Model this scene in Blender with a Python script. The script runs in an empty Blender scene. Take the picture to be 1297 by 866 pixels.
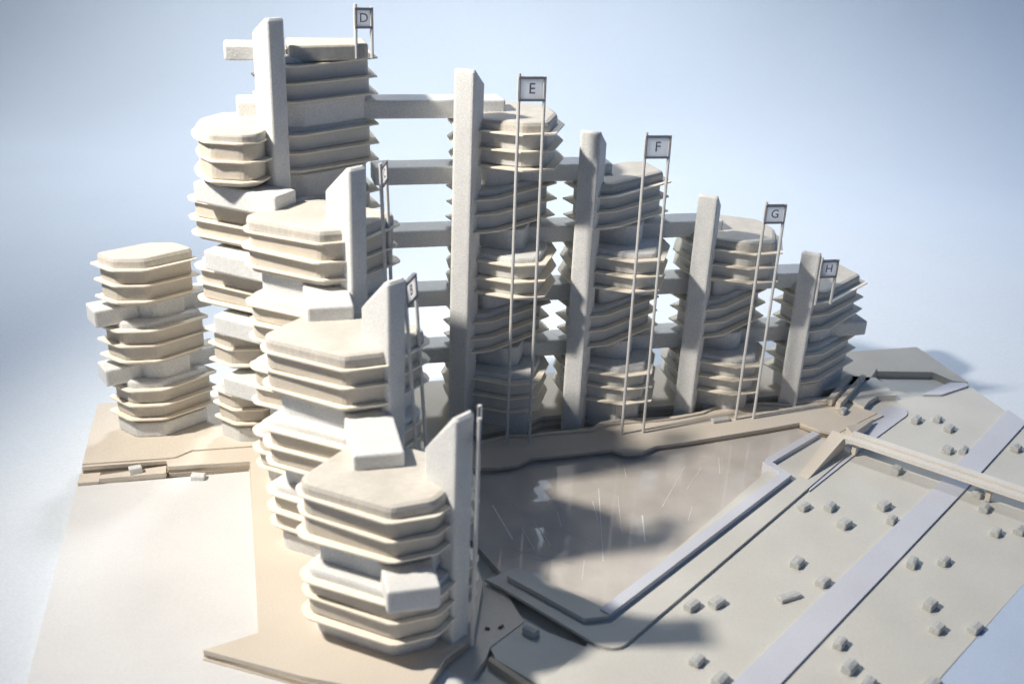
import bpy, bmesh, math, random
from mathutils import Matrix, Vector
random.seed(7)
S = bpy.context.scene
C = S.collection
RAD = math.radians

# ------------------------------------------------------------------ camera
PITCH, ROLL = 23.625, math.atan(0.045)
F = Vector((0, math.cos(RAD(PITCH)), -math.sin(RAD(PITCH))))
R0 = Vector((1, 0, 0)); U0 = R0.cross(F)
R = R0 * math.cos(ROLL) + U0 * math.sin(ROLL)
U = -R0 * math.sin(ROLL) + U0 * math.cos(ROLL)
cam = bpy.data.objects.new('camera', bpy.data.cameras.new('camera'))
C.objects.link(cam); S.camera = cam
cam.matrix_world = Matrix(((R.x, U.x, -F.x, 0), (R.y, U.y, -F.y, 0), (R.z, U.z, -F.z, 1.0), (0, 0, 0, 1)))
cam.data.sensor_fit = 'HORIZONTAL'; cam.data.sensor_width = 36
cam.data.lens = 36.36
cam.data.clip_start = 0.02; cam.data.clip_end = 60
cam.data.dof.use_dof = True; cam.data.dof.focus_distance = 2.02; cam.data.dof.aperture_fstop = 3.2

# ------------------------------------------------------------------ light (indoor studio: bluish room light, one warm spot, one lamp on the backdrop)
world = bpy.data.worlds.new('World'); S.world = world; world.use_nodes = True
bg = world.node_tree.nodes['Background']
bg.inputs[0].default_value = (0.27, 0.49, 0.95, 1); bg.inputs[1].default_value = 0.15

# model frame: u runs along the right-hand wing, v runs back along the left-hand wing
O = Vector((-0.14035, 1.93115)); TH = RAD(15)
def W(u, v, z=0.0):
    return Vector((O.x + u * math.cos(TH) - v * math.sin(TH), O.y + u * math.sin(TH) + v * math.cos(TH), z))
def lamp(name, kind, loc, target, energy, col, **kw):
    d = bpy.data.lights.new(name, kind); d.energy = energy; d.color = col
    for k, v in kw.items(): setattr(d, k, v)
    o = bpy.data.objects.new(name, d); C.objects.link(o); o.location = loc
    o.rotation_euler = (Vector(target) - Vector(loc)).to_track_quat('-Z', 'Y').to_euler()
    return o
lamp('key_lamp', 'SPOT', W(-1.68, -0.48, 2.05), W(0.85, -0.25, 0.0), 420, (1.0, 0.925, 0.83),
     spot_size=RAD(76), spot_blend=1.0, shadow_soft_size=0.08)
lamp('backdrop_lamp', 'SPOT', (-0.35, 4.0, 3.5), (-0.28, 4.40, 0.0), 540, (0.92, 0.955, 1.0),
     spot_size=RAD(112), spot_blend=1.0, shadow_soft_size=0.3)
lamp('window_light', 'AREA', (3.8, 4.2, 2.2), (1.3, 3.9, 0.0), 20, (0.36, 0.58, 1.0), shape='RECTANGLE', size=1.2, size_y=1.6)

S.view_settings.view_transform = 'Standard'; S.view_settings.look = 'None'
S.view_settings.gamma = 1.0; S.view_settings.use_curve_mapping = False
S.view_settings.exposure = 0.0
S.render.engine = 'CYCLES'

# ------------------------------------------------------------------ materials
def mat(name, col, rough=0.8, grain=0.10, gscale=420, blot=0.06, bscale=9, bump=0.15, bead=False, sss=0.0, spec=0.3, streak=None, coat=0):
    m = bpy.data.materials.new(name); m.use_nodes = True
    nt = m.node_tree; N = nt.nodes; Lk = nt.links
    b = N['Principled BSDF']
    b.inputs['Roughness'].default_value = rough
    b.inputs['Specular IOR Level'].default_value = spec
    if sss:
        b.inputs['Subsurface Weight'].default_value = sss
        b.inputs['Subsurface Radius'].default_value = (0.010, 0.010, 0.009)
        b.inputs['Subsurface Scale'].default_value = 1.0
    if coat:
        b.inputs['Coat Weight'].default_value = coat; b.inputs['Coat Roughness'].default_value = 0.03; b.inputs['Coat IOR'].default_value = 1.75
    tc = N.new('ShaderNodeTexCoord')
    def noise(sc, det=2.0, stretch=None):
        n = N.new('ShaderNodeTexNoise'); n.inputs['Scale'].default_value = sc; n.inputs['Detail'].default_value = det
        if stretch:
            mp = N.new('ShaderNodeMapping'); mp.inputs['Scale'].default_value = stretch[0]; mp.inputs['Rotation'].default_value = stretch[1]
            Lk.new(tc.outputs['Object'], mp.inputs[0]); Lk.new(mp.outputs[0], n.inputs['Vector'])
        else: Lk.new(tc.outputs['Object'], n.inputs['Vector'])
        return n
    def scale_to(sock, a):        # noise 0..1 -> 1-a .. 1+a
        mr = N.new('ShaderNodeMapRange'); mr.inputs['From Min'].default_value = 0.25; mr.inputs['From Max'].default_value = 0.75
        mr.inputs['To Min'].default_value = 1 - a; mr.inputs['To Max'].default_value = 1 + a
        Lk.new(sock, mr.inputs['Value']); return mr.outputs[0]
    g = noise(gscale, 1.0); bl = noise(bscale, 4.0)
    v = N.new('ShaderNodeMath'); v.operation = 'MULTIPLY'
    Lk.new(scale_to(g.outputs['Fac'], grain), v.inputs[0]); Lk.new(scale_to(bl.outputs['Fac'], blot), v.inputs[1])
    out = v.outputs[0]
    if streak:
        st = noise(streak[0], 3.0, ((streak[1], streak[2], 1), (0, 0, streak[3])))
        v2 = N.new('ShaderNodeMath'); v2.operation = 'MULTIPLY'
        Lk.new(out, v2.inputs[0]); Lk.new(scale_to(st.outputs['Fac'], streak[4]), v2.inputs[1]); out = v2.outputs[0]
    mx = N.new('ShaderNodeVectorMath'); mx.operation = 'SCALE'
    mx.inputs[0].default_value = col; Lk.new(out, mx.inputs['Scale'])
    Lk.new(mx.outputs[0], b.inputs['Base Color'])
    bp = N.new('ShaderNodeBump'); bp.inputs['Strength'].default_value = bump; bp.inputs['Distance'].default_value = 0.0012
    if bead:
        vo = N.new('ShaderNodeTexVoronoi'); vo.inputs['Scale'].default_value = 260
        Lk.new(tc.outputs['Object'], vo.inputs['Vector']); Lk.new(vo.outputs['Distance'], bp.inputs['Height'])
    else:
        Lk.new(g.outputs['Fac'], bp.inputs['Height'])
    Lk.new(bp.outputs[0], b.inputs['Normal'])
    return m
M = {}
M['foam'] = mat('white_foam', (0.70, 0.705, 0.69), 0.75, 0.11, 360, 0.06, 22, 0.28, True, 0.25)
M['slab'] = mat('cream_foam', (0.60, 0.55, 0.47), 0.8, 0.06, 380, 0.06, 22, 0.22, True, 0.0)
M['slab_white'] = mat('pale_foam', (0.60, 0.60, 0.58), 0.8, 0.06, 380, 0.06, 22, 0.22, True, 0.0)
M['foam_top'] = mat('sanded_foam', (0.58, 0.55, 0.49), 0.85, 0.08, 500, 0.08, 30, 0.25, False, 0.1, streak=(60, 1, 9, 0.6, 0.10))
M['plate'] = mat('cream_card', (0.88, 0.81, 0.68), 0.8, 0.06, 500, 0.06, 25)
M['tan'] = mat('tan_card', (0.66, 0.60, 0.51), 0.9, 0.09, 480, 0.06, 7)
M['tan_edge'] = mat('tan_card_dark', (0.52, 0.44, 0.34), 0.9, 0.09, 480, 0.06, 7)
M['white'] = mat('white_card', (0.69, 0.695, 0.69), 0.85, 0.06, 480, 0.05, 6)
M['plaza'] = mat('grey_card', (0.58, 0.57, 0.52), 0.85, 0.07, 480, 0.06, 8)
M['lav'] = mat('lavender_card', (0.565, 0.58, 0.63), 0.8, 0.07, 480, 0.05, 8)
M['blue'] = mat('pale_blue_card', (0.47, 0.56, 0.70), 0.8, 0.07, 480, 0.05, 8)
M['block'] = mat('grey_foam', (0.49, 0.50, 0.48), 0.8, 0.10, 300, 0.10, 90, 0.6, True)
M['pool'] = mat('acrylic_sheet', (0.57, 0.53, 0.48), 0.30, 0.06, 480, 0.12, 14, 0.0, spec=0.5, coat=1.0)
M['scratch'] = mat('scratched_acrylic', (0.85, 0.84, 0.82), 0.6)
M['metal'] = mat('grey_painted_rod', (0.62, 0.62, 0.60), 0.45, 0.08, 300)
M['frame'] = mat('dark_grey_frame', (0.20, 0.21, 0.24), 0.6)
M['bridge'] = mat('pale_card', (0.72, 0.69, 0.63), 0.85, 0.07, 480, 0.06, 12)
M['sign'] = mat('white_paper', (0.86, 0.87, 0.88), 0.8)
nt = M['sign'].node_tree; tr = nt.nodes.new('ShaderNodeBsdfTranslucent'); tr.inputs[0].default_value = (.95, .95, .96, 1)
mxs = nt.nodes.new('ShaderNodeMixShader'); mxs.inputs[0].default_value = .75
nt.links.new(nt.nodes['Principled BSDF'].outputs[0], mxs.inputs[1]); nt.links.new(tr.outputs[0], mxs.inputs[2])
nt.links.new(mxs.outputs[0], nt.nodes['Material Output'].inputs[0])
M['ink'] = mat('grey_ink', (0.10, 0.10, 0.11), 0.8)
M['paper'] = mat('backdrop_paper', (0.68, 0.73, 0.775), 0.95, 0.05, 260, 0.02, 2, 0.03, spec=0.1)
M['debris'] = mat('brown_debris', (0.22, 0.15, 0.11), 0.9)

# ------------------------------------------------------------------ mesh helpers
def ccw(p):
    a = sum(p[i][0] * p[(i + 1) % len(p)][1] - p[(i + 1) % len(p)][0] * p[i][1] for i in range(len(p)))
    return list(p) if a > 0 else list(p)[::-1]
def inset(p, d):
    p = ccw(p); n = len(p); out = []
    for i in range(n):
        a, b, c = Vector(p[i - 1]), Vector(p[i]), Vector(p[(i + 1) % n])
        e1, e2 = (b - a).normalized(), (c - b).normalized()
        n1, n2 = Vector((-e1.y, e1.x)), Vector((-e2.y, e2.x))
        k = 1 + n1.dot(n2)
        q = b + (n1 + n2) * (d / max(k, 0.35)); out.append((q.x, q.y))
    return out
def rounded(p, r, n=2):
    p = ccw(p); out = []; m = len(p)
    for i in range(m):
        a, b, c = Vector(p[i - 1]), Vector(p[i]), Vector(p[(i + 1) % m])
        ra = min(r, (a - b).length * .4); rc = min(r, (c - b).length * .4)
        s, e = b + (a - b).normalized() * ra, b + (c - b).normalized() * rc
        for k in range(n + 1):
            t = k / n; q = s * (1 - t) ** 2 + b * 2 * t * (1 - t) + e * t * t; out.append((q.x, q.y))
    return out
def rings_mesh(name, rings):
    bm = bmesh.new(); prev = None
    for poly, z in rings:
        vs = [bm.verts.new((x, y, z)) for x, y in poly]
        if prev:
            for i in range(len(vs)):
                j = (i + 1) % len(vs); bm.faces.new((prev[i], prev[j], vs[j], vs[i]))
        else: bm.faces.new(vs[::-1])
        prev = vs
    bm.faces.new(prev)
    bmesh.ops.recalc_face_normals(bm, faces=bm.faces)
    me = bpy.data.meshes.new(name); bm.to_mesh(me); bm.free(); return me
def card_mesh(name, poly, z0, z1, wob=0.0):
    p = ccw(poly)
    if wob:
        q = []
        for i in range(len(p)):
            a, b = Vector(p[i]), Vector(p[(i + 1) % len(p)]); n = max(1, int((b - a).length / .05))
            for k in range(n):
                t = a.lerp(b, k / n); q.append((t.x + random.uniform(-wob, wob), t.y + random.uniform(-wob, wob)))
        p = q
    return rings_mesh(name, [(p, z0), (p, z1)])
def foam_mesh(name, poly, z0, z1, bev=0.004, top=True, bot=True, r=0.008):
    p = rounded(poly, r)
    rg = []
    if bot: rg += [(inset(p, bev), z0), (inset(p, bev * .3), z0 + bev * .3), (p, z0 + bev)]
    else: rg += [(p, z0)]
    if top: rg += [(p, z1 - bev), (inset(p, bev * .3), z1 - bev * .3), (inset(p, bev), z1)]
    else: rg += [(p, z1)]
    return rings_mesh(name, rg)
def obj(name, me, m, parent=None, loc=(0, 0, 0), rot=(0, 0, 0), smooth=False):
    o = bpy.data.objects.new(name, me); C.objects.link(o)
    if m and not me.materials: me.materials.append(M[m])
    o.location = loc; o.rotation_euler = rot
    if parent: o.parent = parent
    return o
def tag(o, label=None, cat=None, group=None, kind=None):
    if label: o['label'] = label
    if cat: o['category'] = cat
    if group: o['group'] = group
    if kind: o['kind'] = kind
    return o
def top(name, u, v, z=0.0, me=None, m=None, rz=0.0):     # a top-level object in the model frame
    o = bpy.data.objects.new(name, me); C.objects.link(o)
    if me and m and not me.materials: me.materials.append(M[m])
    o.location = W(u, v, z); o.rotation_euler = (0, 0, TH + rz); return o
def sheet(name, poly, z0, z1, m, wob=0.0, kind='structure'):
    o = top(name, 0, 0, 0, card_mesh(name, poly, z0, z1, wob), m)
    if kind: o['kind'] = kind
    return o
def box(u0, u1, v0, v1): return [(u0, v0), (u1, v0), (u1, v1), (u0, v1)]
def slanted(a, b, w):            # rectangle along a-b, w wide to the left of a->b
    a, b = Vector(a), Vector(b); d = (b - a).normalized(); n = Vector((-d.y, d.x)) * w
    return [tuple(a), tuple(b), tuple(b + n), tuple(a + n)]

# ------------------------------------------------------------------ backdrop: a paper sweep
prof = [(-3.0, -0.04), (4.1, -0.04)]
RS = 0.9
for k in range(1, 15):
    a = math.pi / 2 * k / 14; prof.append((4.1 + RS * math.sin(a), -0.04 + RS * (1 - math.cos(a))))
prof += [(4.1 + RS, 4.6)]
vs, fs = [], []
XS = [-6, -3, -1.5, 0, 1.5, 3, 6]
for y, z in prof:
    for x in XS: vs.append((x, y, z))
nx = len(XS)
for i in range(len(prof) - 1):
    for j in range(nx - 1): fs.append((i * nx + j, i * nx + j + 1, (i + 1) * nx + j + 1, (i + 1) * nx + j))
me = bpy.data.meshes.new('backdrop'); me.from_pydata(vs, [], fs)
for p in me.polygons: p.use_smooth = True
tag(obj('backdrop', me, 'paper'), 'pale blue paper backdrop sweeping up behind the model', 'backdrop', kind='structure')

# ------------------------------------------------------------------ ground of the model
sheet('base_board', [(-0.70, -1.25), (0.55, -1.25), (1.237, -0.80), (1.237, 0.147), (-0.70, 0.147)], -0.040, -0.030, 'plaza')
# white board on the left
sheet('white_board', [(-0.699, -1.24), (-0.05, -1.24), (-0.05, -0.84), (-0.30, -0.62), (-0.38, -0.62), (-0.38, -0.165), (-0.699, -0.165)], -0.030, -0.018, 'white')
# plateau the towers stand on: four glued layers of card
plat = [(-0.692, -0.128), (-0.692, 0.125), (1.05, 0.125), (1.05, 0.03), (0.99, -0.03), (0.93, -0.045), (0.83, -0.066), (0.70, -0.068),
        (0.497, -0.075), (0.437, -0.072), (0.25, -0.078), (0.199, -0.076), (0.165, -0.094), (0.10, -0.11), (0.02, -0.125), (-0.06, -0.20), (-0.045, -0.40),
        (-0.045, -0.60), (-0.085, -0.72), (-0.134, -0.757), (-0.172, -0.815), (-0.25, -0.800), (-0.332, -0.760), (-0.467, -0.678), (-0.391, -0.655), (-0.394, -0.16),
        (-0.54, -0.153), (-0.545, -0.131)]
zs = [-0.030, -0.0225, -0.015, -0.0075, 0.0]
gp = sheet('terrace', plat, zs[3], zs[4], 'tan')
gp['label'] = 'tan card terrace under the towers'
for i in range(3):
    q = [(x + random.uniform(-.0030, .0030), y + random.uniform(-.0030, .0030)) for x, y in plat]
    obj('card_layer', card_mesh('card_layer', q, zs[i] + .0002, zs[i + 1] - .0002), 'tan' if i % 2 else 'tan_edge', gp)
# upper leaf of card on the left, whose front edge shows as a thin step
sheet('upper_terrace', [(-0.692, -0.122), (-0.545, -0.126), (-0.529, -0.125), (-0.50, -0.104), (-0.30, -0.109), (-0.22, 0.05), (-0.22, 0.122), (-0.692, 0.122)], 0.0002, 0.0032, 'tan')
# little sunken strips in front of the left terrace
sheet('loading_ramp', [(-0.66, -0.163), (-0.545, -0.163), (-0.545, -0.136), (-0.66, -0.150)], -0.018, -0.0075, 'tan')
sheet('lower_step', [(-0.697, -0.164), (-0.661, -0.164), (-0.661, -0.132), (-0.697, -0.132)], -0.030, -0.0122, 'tan')

# plaza on the right
sheet('plaza', [(-0.09, -1.2), (0.11, -1.2), (0.838, -0.752), (1.232, -0.478), (1.232, 0.02), (1.19, -0.075), (1.08, -0.10), (1.01, -0.03), (0.86, -0.20), (0.60, -0.40), (0.13, -0.72), (0.082, -0.748), (0.076, -0.759), (-0.010, -0.824), (-0.012, -0.832), (-0.10, -0.98)], -0.030, -0.014, 'plaza')
sheet('court_floor', [(0.95, -0.12), (1.20, -0.11), (1.225, 0.03), (1.04, 0.04)], -0.030, -0.027, 'plaza')
sheet('court_rim', [(1.05, 0.032), (1.185, 0.006), (1.204, -0.046), (1.236, -0.058), (1.236, 0.146), (1.051, 0.146)], -0.030, -0.010, 'tan')
sheet('court_kerb', rounded([(1.083, -0.100), (1.130, -0.108), (1.222, -0.077), (1.230, -0.062), (1.192, -0.052)], .006), -0.0268, -0.0092, 'lav')
sheet('near_panel', [(0.001, -0.684), (0.079, -0.757), (-0.010, -0.821), (-0.060, -0.754), (-0.062, -0.730)], -0.030, -0.0200, 'plaza')
sheet('pit_rim', [(-0.066, -0.750), (-0.016, -0.826), (-0.024, -0.831), (-0.072, -0.757)], -0.0299, -0.0175, 'tan_edge')
sheet('bank', [(-0.155, -0.745), (-0.10, -0.66), (-0.055, -0.560), (-0.010, -0.600), (0.0005, -0.6835), (-0.0625, -0.7295), (-0.074, -0.752), (-0.115, -0.800), (-0.15, -0.79)], -0.0298, -0.0182, 'tan')
sheet('lower_road', [(0.112, -1.203), (0.838, -0.7525), (1.232, -0.4785), (1.232, -0.79), (0.54, -1.245)], -0.030, -0.0136, 'blue')
# roads: lavender strips
sheet('road', [(0.18, -0.928), (0.866, -0.462), (1.126, -0.277), (1.236, -0.198), (1.236, -0.258), (0.931, -0.473), (0.245, -0.945)], -0.0138, -0.0100, 'lav')
# walkway round the pool and its kerb
kerb = [(-0.037, -0.583), (-0.016, -0.608), (0.082, -0.753), (0.092, -0.766), (0.101, -0.773), (0.111, -0.777), (0.121, -0.777), (0.131, -0.773), (0.141, -0.766), (0.618, -0.425), (0.78, -0.310), (0.74, -0.230), (0.60, -0.33), (0.13, -0.69), (0.02, -0.56)]
sheet('walkway', kerb, -0.0138, -0.0085, 'plaza')
sheet('path', rounded([(0.616, -0.432), (0.858, -0.268), (0.998, -0.178), (1.010, -0.150), (0.985, -0.138), (0.905, -0.165), (0.775, -0.255)], .012, 3), -0.0136, -0.0110, 'lav')
# pool water and coping
sheet('water', [(0.03, -0.17), (-0.05, -0.40), (0.000, -0.575), (0.092, -0.700), (0.128, -0.706), (0.598, -0.380), (0.58, -0.328), (0.745, -0.225), (0.72, -0.15)], -0.030, -0.0185, 'pool')
def coping(name, pts, label):
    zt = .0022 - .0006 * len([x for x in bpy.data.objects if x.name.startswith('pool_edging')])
    o = sheet(name, pts, -0.026, zt, 'lav' if zt > .0005 else 'plaza', kind=None); tag(o, label, 'kerb', 'pool edging')  # last strip, near left, gets greyer card: its shade is put into the colour
coping('pool_edging', slanted((0.126, -0.716), (0.604, -0.388), 0.019), 'long straight lavender edging strip along the right side of the pool')
coping('pool_edging', [(0.6035, -0.3865), (0.5895, -0.3360), (0.572, -0.3315), (0.587, -0.377)], 'short lavender edging piece at the notch in the pool edge')
coping('pool_edging', slanted((0.590, -0.336), (0.742, -0.247), 0.016), 'lavender edging strip from the pool notch to the terrace tip')
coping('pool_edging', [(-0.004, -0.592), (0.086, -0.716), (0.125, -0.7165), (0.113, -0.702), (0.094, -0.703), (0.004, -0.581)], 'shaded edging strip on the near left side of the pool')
SC = [((.17, -.56), (.235, -.34), .0011), ((.225, -.50), (.262, -.37), .0007), ((.33, -.42), (.43, -.29), .0009), ((.40, -.37), (.46, -.30), .0007), ((.485, -.33), (.51, -.27), .0007),
      ((.06, -.44), (.065, -.51), .0012), ((.085, -.42), (.095, -.50), .0012), ((.03, -.50), (.10, -.54), .0008), ((.14, -.47), (.18, -.53), .0008), ((.055, -.53), (.11, -.56), .0007),
      ((.26, -.52), (.285, -.44), .0026), ((.30, -.31), (.312, -.26), .0008), ((.05, -.30), (.075, -.42), .0008), ((.025, -.36), (.035, -.47), .0030), ((.20, -.44), (.21, -.38), .0009),
      ((.13, -.45), (.137, -.40), .0013), ((.02, -.52), (.07, -.50), .0007), ((.36, -.47), (.385, -.43), .0008), ((.12, -.60), (.14, -.55), .0007)]
wat = bpy.data.objects['water']
for a, b, w in SC:
    obj('scratch', card_mesh('scratch', slanted(a, b, w), -0.0184, -0.0181), 'scratch', wat)
# terrace of wavy card in front of the right-hand wing
front = [(0.0, -0.248), (0.034, -0.247), (0.060, -0.252), (0.100, -0.249), (0.132, -0.228), (0.20, -0.227), (0.300, -0.223), (0.318, -0.242), (0.353, -0.245), (0.390, -0.226), (0.47, -0.219), (0.553, -0.208), (0.64, -0.197),
         (0.733, -0.183), (0.748, -0.205), (0.758, -0.222), (0.786, -0.241), (0.925, -0.171), (0.900, -0.137)]
back = [(0.879, -0.083), (0.837, -0.090), (0.781, -0.085), (0.74, -0.10), (0.688, -0.088), (0.62, -0.092), (0.580, -0.088), (0.54, -0.108), (0.474, -0.118), (0.43, -0.117), (0.386, -0.112), (0.34, -0.112), (0.310, -0.118), (0.285, -0.137), (0.25, -0.140), (0.189, -0.140), (0.15, -0.146), (0.107, -0.138), (0.059, -0.150), (0.0, -0.16)]
lt = sheet('shore_terrace', front + back, -0.012, -0.006, 'tan')
obj('card_layer', card_mesh('card_layer', [(x * .998 + .001, y + random.uniform(.001, .006)) for x, y in front] + [(x, y - .003) for x, y in back], -0.0185, -0.0122), 'tan_edge', lt)
obj('card_layer', card_mesh('card_layer', [(x + .004, y + random.uniform(.001, .008)) for x, y in front] + [(x, y - .002) for x, y in back], -0.029, -0.0187), 'tan', lt)
# narrow upper leaf along the back of it
edge = [(x, y - (0.012 + 0.006 * math.sin(9 * x + i))) for i, (x, y) in enumerate(back)]
sheet('shore_path', back + edge[::-1], -0.0058, -0.0015, 'tan')
# second, shaded leaf under the terrace tip and the dark step behind it
sheet('tip_step', [(0.80, -0.248), (0.935, -0.180), (0.925, -0.165), (0.80, -0.22)], -0.0115, -0.0075, 'tan')
sheet('rear_step', [(0.905, -0.150), (0.929, -0.128), (0.965, -0.106), (1.01, -0.110), (1.015, -0.02), (0.96, 0.0), (0.88, -0.082)], -0.030, 0.0, 'plaza')
# dark floor of the trench behind the shore terrace is the base board itself

# ramp up to the footbridge
me = bpy.data.meshes.new('ramp')
z0, zt = -0.0085, 0.026
a, b, c, d = (0.626, -0.378), (0.637, -0.394), (0.768, -0.302), (0.748, -0.280)
me.from_pydata([(*a, z0), (*b, z0), (*c, z0), (*d, z0), (*c, zt), (*d, zt), (a[0], a[1], z0 + .001), (b[0], b[1], z0 + .001)], [],
               [(0, 3, 2, 1), (6, 7, 4, 5), (1, 2, 4, 7), (2, 3, 5, 4), (3, 0, 6, 5), (0, 1, 7, 6)])
tag(top('ramp', 0, 0, 0, me, 'tan'), 'wedge shaped card ramp rising to the end of the footbridge', 'ramp')
# wedge on the other side
me = bpy.data.meshes.new('ramp')
a, b, c = (0.795, -0.282), (0.895, -0.205), (0.868, -0.232)
me.from_pydata([(*a, -.008), (*c, -.008), (*b, -.008), (*a, .015), (b[0], b[1], .0), (0.80, -.25, .015), (0.80, -.25, -.008)], [],
               [(0, 1, 3), (1, 2, 4), (1, 4, 3), (3, 4, 5), (5, 4, 2, 6), (0, 3, 5, 6), (0, 6, 2, 1)])
tag(top('ramp', 0, 0, 0, me, 'tan'), 'small dark wedge behind the near end of the footbridge', 'ramp')
# footbridge
fb = top('footbridge', 0.772, -0.303, 0)
tag(fb, 'long narrow cream card footbridge crossing the lavender road', 'footbridge')
dirb = Vector((0.972 - 0.764, -0.571 + 0.308)).normalized(); nb = Vector((-dirb.y, dirb.x))
def bpoly(w0, w1, l0, l1): return [tuple(dirb * l0 + nb * w0), tuple(dirb * l1 + nb * w0), tuple(dirb * l1 + nb * w1), tuple(dirb * l0 + nb * w1)]
obj('deck', card_mesh('deck', bpoly(-0.018, 0.018, 0, 0.62), 0.018, 0.0225), 'bridge', fb)
obj('side_rail', card_mesh('side_rail', bpoly(-0.018, -0.003, -.003, 0.62), 0.0228, 0.0262), 'bridge', fb)
obj('side_rail', card_mesh('side_rail', bpoly(0.001, 0.0175, .004, 0.62), 0.0228, 0.0300), 'bridge', fb)
for l in (0.012, 0.27, 0.52): obj('pier', foam_mesh('pier', bpoly(-0.006, 0.008, l, l + .009), -0.012, 0.0178, .0015, r=.001), 'tan', fb)
# two raised beams behind the H tower
for i, (p0, p1, w, lab) in enumerate((((0.845, -0.150), (0.980, -0.030), 0.010, 'nearer of two slanting card beams beside the tower under sign H'), ((0.838, -0.128), (0.955, -0.018), 0.012, 'farther of two slanting card beams beside the tower under sign H'))):
    tag(top('card_beam', 0, 0, 0, card_mesh('card_beam', slanted(p0, p1, w), -0.004, 0.014 - .004 * i), 'tan'), lab, 'beam', 'slanting beams')

# ------------------------------------------------------------------ towers
H = 0.1235; Z3 = 0.044; FS = 0.031
def zf(k, i): return Z3 + H * (k - 1) + FS * (3 - i)
def sym(half): return half + [(-x, -y) for x, y in half]
SH = {'even': sym([(-0.109, 0.006), (-0.098, -0.104), (-0.031, -0.099), (0.109, -0.008)][:3] ),
      'odd': sym([(-0.107, -0.013), (-0.103, -0.057), (-0.001, -0.121), (0.060, -0.118), (0.105, -0.032)]),
      'wing': sym([(-0.129, 0.012), (-0.124, -0.014), (-0.010, -0.100), (0.056, -0.090)]),
      'lozenge': sym([(-0.096, -0.002), (-0.055, -0.048), (0.004, -0.054)])}
SH['even'] = [(-0.109, 0.006), (-0.084, -0.105), (-0.031, -0.099), (0.109, -0.008), (0.098, 0.096), (0.031, 0.094)]
SH['round'] = [(-0.116, -0.010), (-0.112, -0.050), (-0.094, -0.094), (-0.036, -0.112), (-0.008, -0.104), (0.008, -0.076), (0.014, -0.030), (0.014, 0.050), (-0.010, 0.090), (-0.070, 0.085), (-0.108, 0.035)]
SH['lozenge'] = [(-0.096, -0.002), (-0.055, -0.050), (0.004, -0.055), (0.094, 0.004), (0.055, 0.050), (-0.004, 0.052)]
def scaled(p, s): return [(x * s, y * s) for x, y in p]
PT = 0.0027
cache = {}
def shared(key, fn):
    if key not in cache: cache[key] = fn()
    return cache[key]
OV = {'even': .0145, 'odd': .0145, 'wing': .0095, 'lozenge': .009, 'round': .008}
def level(tower, k, kind, du=0, dv=0, roof=False, drop=None):
    base = bpy.data.objects.new('storey_block', None); C.objects.link(base); base.parent = tower
    base.location = (du + random.uniform(-.002, .002), dv + random.uniform(-.002, .002), zf(k, 3))
    base.rotation_euler = (0, 0, RAD(random.uniform(-1.2, 1.2)))
    P_ = SH[kind]; ov = OV[kind]; sm = 'slab_white' if kind in ('even', 'odd') else 'slab'
    def j(a=.0026): return (random.uniform(-a, a), random.uniform(-a, a))
    pl = shared(('plate', kind), lambda: card_mesh('floor_plate', P_ if kind in ('even', 'odd') else rounded(P_, .005, 1), -PT / 2, PT / 2))
    mid = shared(('slab', kind), lambda: foam_mesh('foam_slab', inset(P_, ov), PT / 2, FS - PT / 2, .002))
    low = shared(('foot', kind), lambda: foam_mesh('foam_slab', inset(P_, ov + .003), -.0110, -PT / 2, .003, top=False))
    tp = shared(('roof', kind), lambda: foam_mesh('roof_slab', inset(P_, ov - .002), PT / 2, .0165 if kind == 'round' else .0215, .0045 if kind == 'round' else .008, bot=False))
    tp2 = shared(('cap', kind), lambda: foam_mesh('cap_slab', inset(P_, ov + .002), PT / 2, .0120 if kind in ('even', 'odd') else .0145, .005, bot=False))
    for i in (3, 2, 1):
        z = FS * (3 - i); jx, jy = j()
        obj('floor_plate', pl, 'plate', base, (jx, jy, z), (RAD(random.uniform(-.9, .9)), RAD(random.uniform(-.9, .9)), RAD(random.uniform(-2, 2))))
        if i > 1:
            jx, jy = j(.001); obj('foam_slab', mid, sm, base, (jx, jy, z), (0, 0, RAD(random.uniform(-.8, .8))))
    obj('foam_slab', low, sm, base)
    obj('roof_slab' if roof else 'cap_slab', tp if roof else tp2, 'foam_top' if roof else 'foam', base, (0, 0, FS * 2))
    return base
def neck(tower, k, kind, du=0, dv=0, s=.52):      # foam core between level k and k+1
    me = shared(('neck', kind, s), lambda: foam_mesh('core', scaled(SH[kind], s), 0, H - 2 * FS - .020, .002))
    obj('core', me, 'foam', tower, (du, dv, zf(k, 1) + .011))
def foot(tower, kind, du=0, dv=0, s=.86, z0=-.028):
    obj('base_block', foam_mesh('base_block', scaled(SH[kind], s), z0, Z3 - .012, .003), 'foam', tower, (du, dv, 0))
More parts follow.
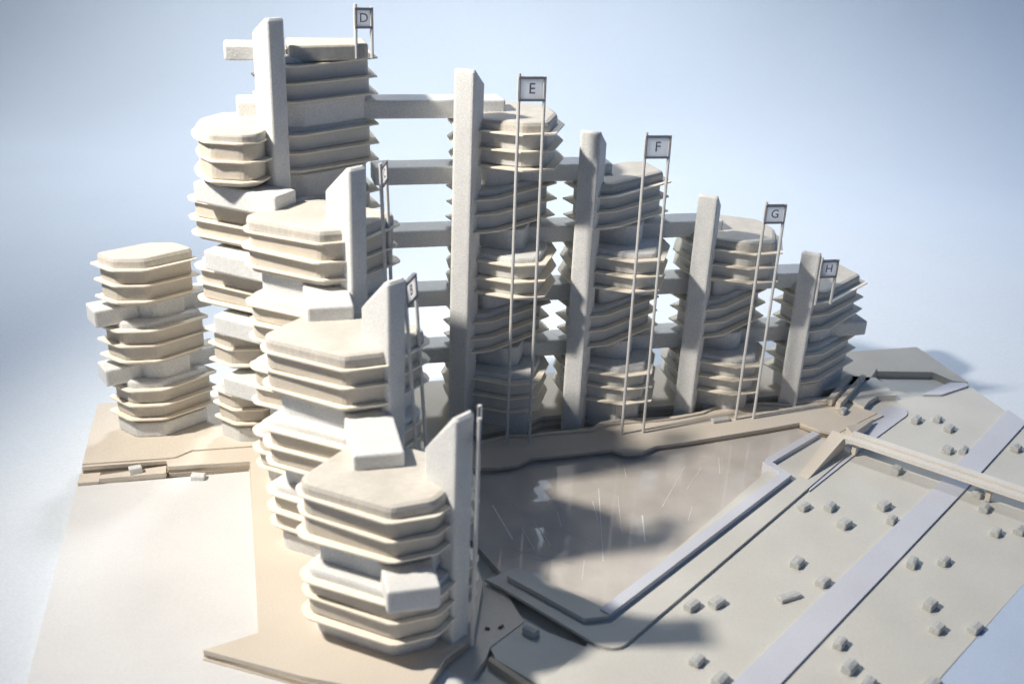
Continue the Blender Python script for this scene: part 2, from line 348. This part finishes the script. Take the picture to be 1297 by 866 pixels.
def pylon(tower, u, v, h, sgn, w=.044, l=.052, z0=-.03, drop=.035):
    # leaf-shaped upright; near corner towards the viewer, long side runs into the tower, top slants down to the back
    ang = RAD(55)
    d = Vector((sgn * math.cos(ang), math.sin(ang))); n = Vector((sgn * math.sin(ang), -math.cos(ang)))
    pts = []
    for a, b in ((-.5, -.5), (.5, -.5), (.5, .5), (-.5, .5)):
        q = d * (a * l) + n * (b * w); pts.append((q.x, q.y))
    p = rounded(pts, .006, 3)
    bm = bmesh.new(); zt = lambda q, z: z
    lo = [bm.verts.new((x, y, z0)) for x, y in p]
    def hz(x, y):
        t = (Vector((x, y)).dot(d) / l + .5); return h - drop * (max(0, t - .12) ** 1.35)
    hi = [bm.verts.new((x, y, hz(x, y) - .004)) for x, y in p]
    tpv = [bm.verts.new((x * .88, y * .88, hz(x, y))) for x, y in p]
    N_ = len(p)
    for A, B in ((lo, hi), (hi, tpv)):
        for i in range(N_): bm.faces.new((A[i], A[(i + 1) % N_], B[(i + 1) % N_], B[i]))
    bm.faces.new(tpv); bm.faces.new(lo[::-1])
    bmesh.ops.recalc_face_normals(bm, faces=bm.faces)
    bmesh.ops.triangulate(bm, faces=[f for f in bm.faces if len(f.verts) > 4])
    me = bpy.data.meshes.new('pylon'); bm.to_mesh(me); bm.free()
    return obj('pylon', me, 'foam', tower, (u, v, 0))
def tower(u, v, label):
    t = top('tower', u, v, 0); tag(t, label, 'tower', 'towers of the model'); return t

# right-hand wing
ER = {'E': (0.109, -0.010, 5, .71, 'tall cream and white tower behind the posts of sign E'),
      'F': (0.347, -0.012, 4, .60, 'tower behind the posts of sign F, second of the right-hand wing'),
      'G': (0.600, -0.004, 3, .47, 'tower behind the posts of sign G, third of the right-hand wing'),
      'H': (0.845, -0.004, 2, .343, 'lowest tower of the right-hand wing, carrying sign H on its roof')}
for n, (u, v, lv, h, lab) in ER.items():
    t = tower(u, v, lab)
    kinds = []
    for k in range(1, lv + 1):
        kind = 'even' if (k % 2 == 0 or n == 'H') else 'odd'
        level(t, k, kind, dv=(-.006 if kind == 'odd' else .004), roof=(k == lv)); kinds.append(kind)
        if k < lv: neck(t, k, kind)
    foot(t, kinds[0], s=.80)
    pylon(t, -0.086, -0.077, h, 1, w=.040, l=.050)
# left-hand wing
EL = {'A': (-0.200, -0.660, 2, .365, 'nearest cream and white tower at the bottom of the picture'),
      'B': (-0.238, -0.440, 3, .482, 'second nearest tower of the left-hand wing, with a broad sanded top'),
      'C': (-0.255, -0.235, 4, .598, 'third tower of the left-hand wing, in front of the tallest tower')}
for n, (u, v, lv, h, lab) in EL.items():
    t = tower(u, v, lab)
    for k in range(1, lv + 1):
        dv = 0.0 if (k % 2 == lv % 2) else -.012
        level(t, k, 'wing', 0, dv, roof=(k == lv))
        if k < lv: neck(t, k, 'wing', .004, .004, .80)
    foot(t, 'wing', s=.84)
    pylon(t, {'A': .076, 'B': .053, 'C': .037}[n], {'A': -.040, 'B': -.057, 'C': -.070}[n], h, -1, w=.035, l=.062, drop={'A': .080, 'B': .065, 'C': .055}[n])
# corner tower
t = tower(-0.240, -0.022, 'tallest tower at the corner of the two wings, carrying sign D')
for k in range(1, 7):
    b_ = level(t, k, 'even')
    if k == 6: b_.location.z -= .006
    if k < 6: neck(t, k, 'even', s=.8)
foot(t, 'even')
for k, kind in ((1, 'lozenge'), (2, 'lozenge'), (3, 'wing'), (4, 'wing'), (5, 'round')):
    du, dv = {'lozenge': (-.125, -.023), 'wing': (-.102, -.030), 'round': (-.097, -.047)}[kind]
    b_ = level(t, k, kind, du, dv, roof=(k == 5))
    neck(t, k, 'lozenge', -.10, -.02, .6) if k < 5 else None
foot(t, 'lozenge', -.125, -.023)
pylon(t, -0.080, -0.100, .795, -1, w=.034, l=.045, drop=.03)
# detached tower on the left
t = tower(-0.555, -0.004, 'detached tower without a pylon standing apart at the far left')
for k in (1, 2, 3):
    b_ = level(t, k, 'lozenge', (.006, .002, 0)[k - 1], (.012, .008, -.012)[k - 1], roof=(k == 3)); b_.scale = ((1.10, 1.10, 1), (1.10, 1.08, 1), (1.0, 1.0, 1))[k - 1]
    if k < 3: neck(t, k, 'lozenge', .01, .008, s=.55)
foot(t, 'lozenge', 0, .012, s=.9, z0=.003)

# ------------------------------------------------------------------ foam bridges between towers
def bar(name, poly, z0, z1, label, group):
    cx = sum(p[0] for p in poly) / len(poly); cy = sum(p[1] for p in poly) / len(poly)
    q = [(x - cx, y - cy) for x, y in poly]
    tag(top(name, cx, cy, z0, foam_mesh(name, q, 0, z1 - z0, .0035, r=.004), 'foam'), label, 'bridge', group)
def zr(k): return zf(k, 1) + .009
RW = [(1, -0.14, 0.958, 'lowest long foam bridge, running to the tower of sign H'),
      (2, -0.14, 0.80, 'long foam bridge second from the bottom, ending behind the rightmost pylon'),
      (3, -0.14, 0.575, 'foam bridge ending in a block right of the third right-hand pylon'),
      (4, -0.14, 0.325, 'foam bridge ending just right of the pylon of the second right-hand tower'),
      (5, -0.378, 0.105, 'highest foam bridge, from the tallest tower past the pylon of the tower of sign E')]
for k, a, b, lab in RW:
    bar('foam_bridge', box(a, b, -.030, .030), zr(k), zr(k) + .034, lab, 'bridges of the right-hand wing')
bar('foam_bridge', box(-.392, -.292, -.085, -.025), zf(6, 1) - .004, zf(6, 1) + .022, 'short foam stub jutting out left of the tallest pylon near its top', 'bars of the left-hand wing')
obj('roof_block', foam_mesh('roof_block', [(-.048, -.082), (.088, -.052), (.088, .02), (-.048, .02)], 0, .027, .004), 'foam_top', bpy.data.objects['tower.007'], (0, 0, zf(6, 1) - .003))  # greyer roof foam: shade on the block's front is put into its colour
bar('foam_bridge', box(-.222, -.150, -.795, -.60), zr(1), zr(1) + .036, 'foam bar jutting from the nearest tower between its two groups of trays', 'bars of the left-hand wing')
bar('foam_bridge', box(-.248, -.176, -.648, -.40), zr(2), zr(2) + .036, 'foam bar resting above the roof of the nearest tower', 'bars of the left-hand wing')
bar('foam_bridge', box(-.290, -.218, -.398, -.20), zr(3), zr(3) + .036, 'foam bar above the broad sanded roof of the second nearest tower', 'bars of the left-hand wing')
LD = {4: 'slanting foam bar across the foot of the tallest pylon', 3: 'second highest slanting foam bar of the left column', 2: 'third highest slanting foam bar of the left column', 1: 'lowest slanting foam bar of the left column'}
for k, lab in LD.items():
    s = .008 * (4 - k)
    bar('foam_bridge', slanted((-.458 + s, -.102), (-.325 + s, -.212), .058), zr(k), zr(k) + .036, lab, 'slanting bars of the left column')
bar('foam_bridge', slanted((-.650, -.050), (-.447, .035), .052), zr(2), zr(2) + .034, 'upper foam bar jutting from the detached tower', 'bars of the detached tower')
bar('foam_bridge', slanted((-.645, -.040), (-.440, .045), .052), zr(1), zr(1) + .034, 'lower foam bar jutting from the detached tower', 'bars of the detached tower')

# ------------------------------------------------------------------ letter signs on twin posts
def rod_mesh(h, r=.0031):
    pts = [(r * math.cos(2 * math.pi * i / 8), r * math.sin(2 * math.pi * i / 8)) for i in range(8)]
    return rings_mesh('post', [(pts, 0), (pts, h)])
def letter_mesh(ch, size):
    cu = bpy.data.curves.new('letter', 'FONT'); cu.body = ch; cu.size = size; cu.align_x = 'CENTER'; cu.align_y = 'CENTER'; cu.extrude = .0002
    o = bpy.data.objects.new('tmp', cu); C.objects.link(o)
    dg = bpy.context.evaluated_depsgraph_get()
    me = bpy.data.meshes.new_from_object(o.evaluated_get(dg)); me.name = 'letter'
    bpy.data.objects.remove(o); return me
def sign(ch, u, v, z, h, rz, label, sp=.046, sh=.042, lean=0.0, face=True):
    s = top('letter_sign', u, v, z, rz=rz); tag(s, label, 'sign', 'lettered signs'); s.rotation_euler.x = 0
    tiltm = (lean, 0, 0)
    rm = rod_mesh(h)
    for i, x in enumerate((-sp / 2, sp / 2)):
        obj('post', rod_mesh(h + (.004 if i == 0 else -.001)), 'metal', s, (x, 0, 0), tiltm)
    fy = -math.sin(lean) * 0
    zc = h - sh / 2 - .002; ft = .0040
    yy = -math.sin(lean) * zc
    panel = obj('panel', rings_mesh('panel', [(box(-sp / 2 + .001, sp / 2 - .001, -.0012, .0012), -sh / 2), (box(-sp / 2 + .001, sp / 2 - .001, -.0012, .0012), sh / 2)]), 'sign', s, (0, yy, zc), tiltm)
    for zz in (-sh / 2 + ft / 2, sh / 2 - ft / 2):
        obj('frame_bar', rings_mesh('frame_bar', [(box(-sp / 2 - .0015, sp / 2 + .0015, -.0032, .0032), -ft / 2), (box(-sp / 2 - .0015, sp / 2 + .0015, -.0032, .0032), ft / 2)]), 'frame', panel, (0, 0, zz))
    for xx in (-sp / 2, sp / 2):
        obj('frame_bar', rings_mesh('frame_bar', [(box(-ft / 2, ft / 2, -.0029, .0029), -sh / 2 + ft), (box(-ft / 2, ft / 2, -.0029, .0029), sh / 2 - ft)]), 'frame', panel, (xx, 0, 0))
    if face: obj('letter', letter_mesh(ch, sh * .62), 'ink', panel, (0, -.0016, 0), (RAD(90), 0, 0))
    return s
sign('E', 0.122, -0.168, -0.006, 0.712, 0, 'sign with letter E on tall twin posts', lean=-.035)
sign('F', 0.363, -0.168, -0.006, 0.608, RAD(-2), 'sign with letter F on tall twin posts', lean=-.03)
sign('G', 0.622, -0.148, -0.006, 0.470, RAD(-3), 'sign with letter G on twin posts', sp=.040, sh=.038)
sign('H', 0.785, -0.110, zf(2, 1) + .001, 0.100, 0, 'sign with letter H on short posts', sp=.036, sh=.038)
sign('D', -0.160, -0.075, zf(6, 1), 0.085, RAD(8), 'sign with letter D on top of the tallest tower', sp=.028, sh=.034)
sign('C', -0.136, -0.290, -0.006, 0.600, RAD(72), 'sign seen from the side beside the third pylon of the left-hand wing', lean=-.035, sh=.034)
sign('B', -0.115, -0.502, -0.006, 0.480, RAD(63), 'sign seen obliquely behind the second pylon of the left-hand wing', lean=-.07, sh=.038)
sign('A', -0.086, -0.713, -0.006, 0.368, RAD(77), 'sign seen edge-on beside the nearest pylon')

# ------------------------------------------------------------------ little foam houses on the plaza
BL = [(0.582, -0.479), (0.63, -0.488), (0.626, -0.545), (0.731, -0.504), (0.719, -0.549), (0.485, -0.635), (0.501, -0.691), (0.428, -0.714), (0.265, -0.707), (0.307, -0.707), (0.222, -0.826), (0.238, -0.871),
      (0.679, -0.672), (0.736, -0.678), (0.64, -0.779), (0.617, -0.831), (0.676, -0.842), (0.449, -0.833), (0.435, -0.884), (0.444, -0.919), (0.533, -0.94), (0.916, -0.545), (0.884, -0.618), (0.932, -0.621),
      (0.829, -0.393), (0.935, -0.499), (0.996, -0.209), (1.046, -0.213), (1.045, -0.256), (0.983, -0.338), (1.016, -0.344), (1.131, -0.357), (0.847, -0.158)]
BLAB = ['small foam block nearest the pool notch', 'small foam block just right of the one nearest the pool notch', 'third small foam block of the group in front of the ramp', 'upper of two small foam blocks left of the lavender road', 'lower of two small foam blocks left of the lavender road',
        'small foam block alone above the flat long one', 'small foam block beside the road above the flat long one', 'long flat foam block lying between pool and road', 'shaded left block of the pair at the pool kerb', 'right block of the pair at the pool kerb',
        'foam block below the long pylon shadow', 'foam block cut by the bottom edge left of the road',
        'foam block touching the right edge of the road', 'foam block right of the one touching the road', 'upper foam block of the trio right of the road', 'lower foam block of the trio right of the road', 'foam block nearest the right board edge',
        'foam block right of the road, topmost of the bottom row', 'second foam block of the bottom row right of the road', 'third foam block of the bottom row, cut by the picture edge', 'foam block at the bottom edge by the corner of the board',
        'foam block just below the footbridge right of the road', 'foam block below the footbridge near the right picture edge', 'foam block cut by the right picture edge below the footbridge',
        'foam block partly under the footbridge near the ramp', 'foam block under the footbridge beside the road', 'leftmost foam block of the three behind the footbridge', 'middle foam block of the three behind the footbridge', 'lowest foam block of the three behind the footbridge',
        'left foam block of the pair left of the road behind the footbridge', 'right foam block of the pair left of the road behind the footbridge', 'foam block right of the road behind the footbridge', 'foam block on the tip of the shore terrace']
def house_mesh(i):
    L_, Wd, h = .0235 * random.uniform(.9, 1.12), .0165 * random.uniform(.9, 1.1), .0125 * random.uniform(.9, 1.12)
    if i == 7: L_, Wd, h = .040, .016, .008
    bm = bmesh.new()
    rid = random.uniform(-.15, .15) * Wd; eave = h * random.uniform(.66, .8)
    sec = [(-Wd / 2, 0), (Wd / 2, 0), (Wd / 2 * .96, h * random.uniform(.8, .95)), (rid, h), (-Wd / 2 * .96, h * random.uniform(.72, .9))]
    A = [bm.verts.new((-L_ / 2 + random.uniform(-.0008, .0008), y, z)) for y, z in sec]
    B = [bm.verts.new((L_ / 2 + random.uniform(-.0008, .0008), y, z * random.uniform(.9, 1.02))) for y, z in sec]
    bm.faces.new(A[::-1]); bm.faces.new(B)
    for k in range(len(sec)): bm.faces.new((A[k], A[(k + 1) % len(sec)], B[(k + 1) % len(sec)], B[k]))
    bmesh.ops.recalc_face_normals(bm, faces=bm.faces)
    bmesh.ops.bevel(bm, geom=list(bm.edges), offset=.0011, segments=1, affect='EDGES')
    me = bpy.data.meshes.new('foam_block'); bm.to_mesh(me); bm.free(); return me
for i, (u, v) in enumerate(BL):
    z = -0.014 if i != 32 else -0.006
    if i == 24 or i == 25: pass
    o = top('foam_block', u, v, z, house_mesh(i), 'block', RAD(34 + random.uniform(-9, 9)) if i != 7 else RAD(12))
    tag(o, BLAB[i], 'block', 'small foam blocks on the plaza')
for u, v, rz, lab, zz in ((-0.598, -0.151, .3, 'foam chip on the sunken strip at the left terrace edge', -.0075), (-0.488, -0.176, -.2, 'foam chip on the white board against the left terrace edge', -.018),
                      (0.004, -0.711, -.9, 'dull foam block in the shade left of the pool', -.020)):
    tag(top('foam_block', u, v, zz, house_mesh(1), 'foam' if u < 0 else 'block', rz), lab, 'block', 'small foam blocks on the plaza')
tag(top('foam_block', 0.566, -0.148, -.006, house_mesh(7), 'block', .1), 'flat foam block between the posts of sign G and the shore', 'block', 'small foam blocks on the plaza')

# ------------------------------------------------------------------ litter on the near bank
for i, (u, v, l, lab) in enumerate(((-0.058, -0.690, .004, 'dark crumb lying beside the foot of the nearest pylon'), (-0.036, -0.690, .006, 'reddish splinter on the near bank left of the pool walkway'))):
    me = rings_mesh('splinter', [([(-l, -.0016), (l, -.0024), (l * .8, .0020), (-l * .7, .0018)], 0), ([(-l * .8, -.0010), (l * .8, -.0014), (l * .6, .0012), (-l * .5, .0010)], .0035)])
    tag(top('splinter', u, v, -.0181, me, 'debris', 2.6 + 1.1 * i), lab, 'splinter', 'litter on the near bank')
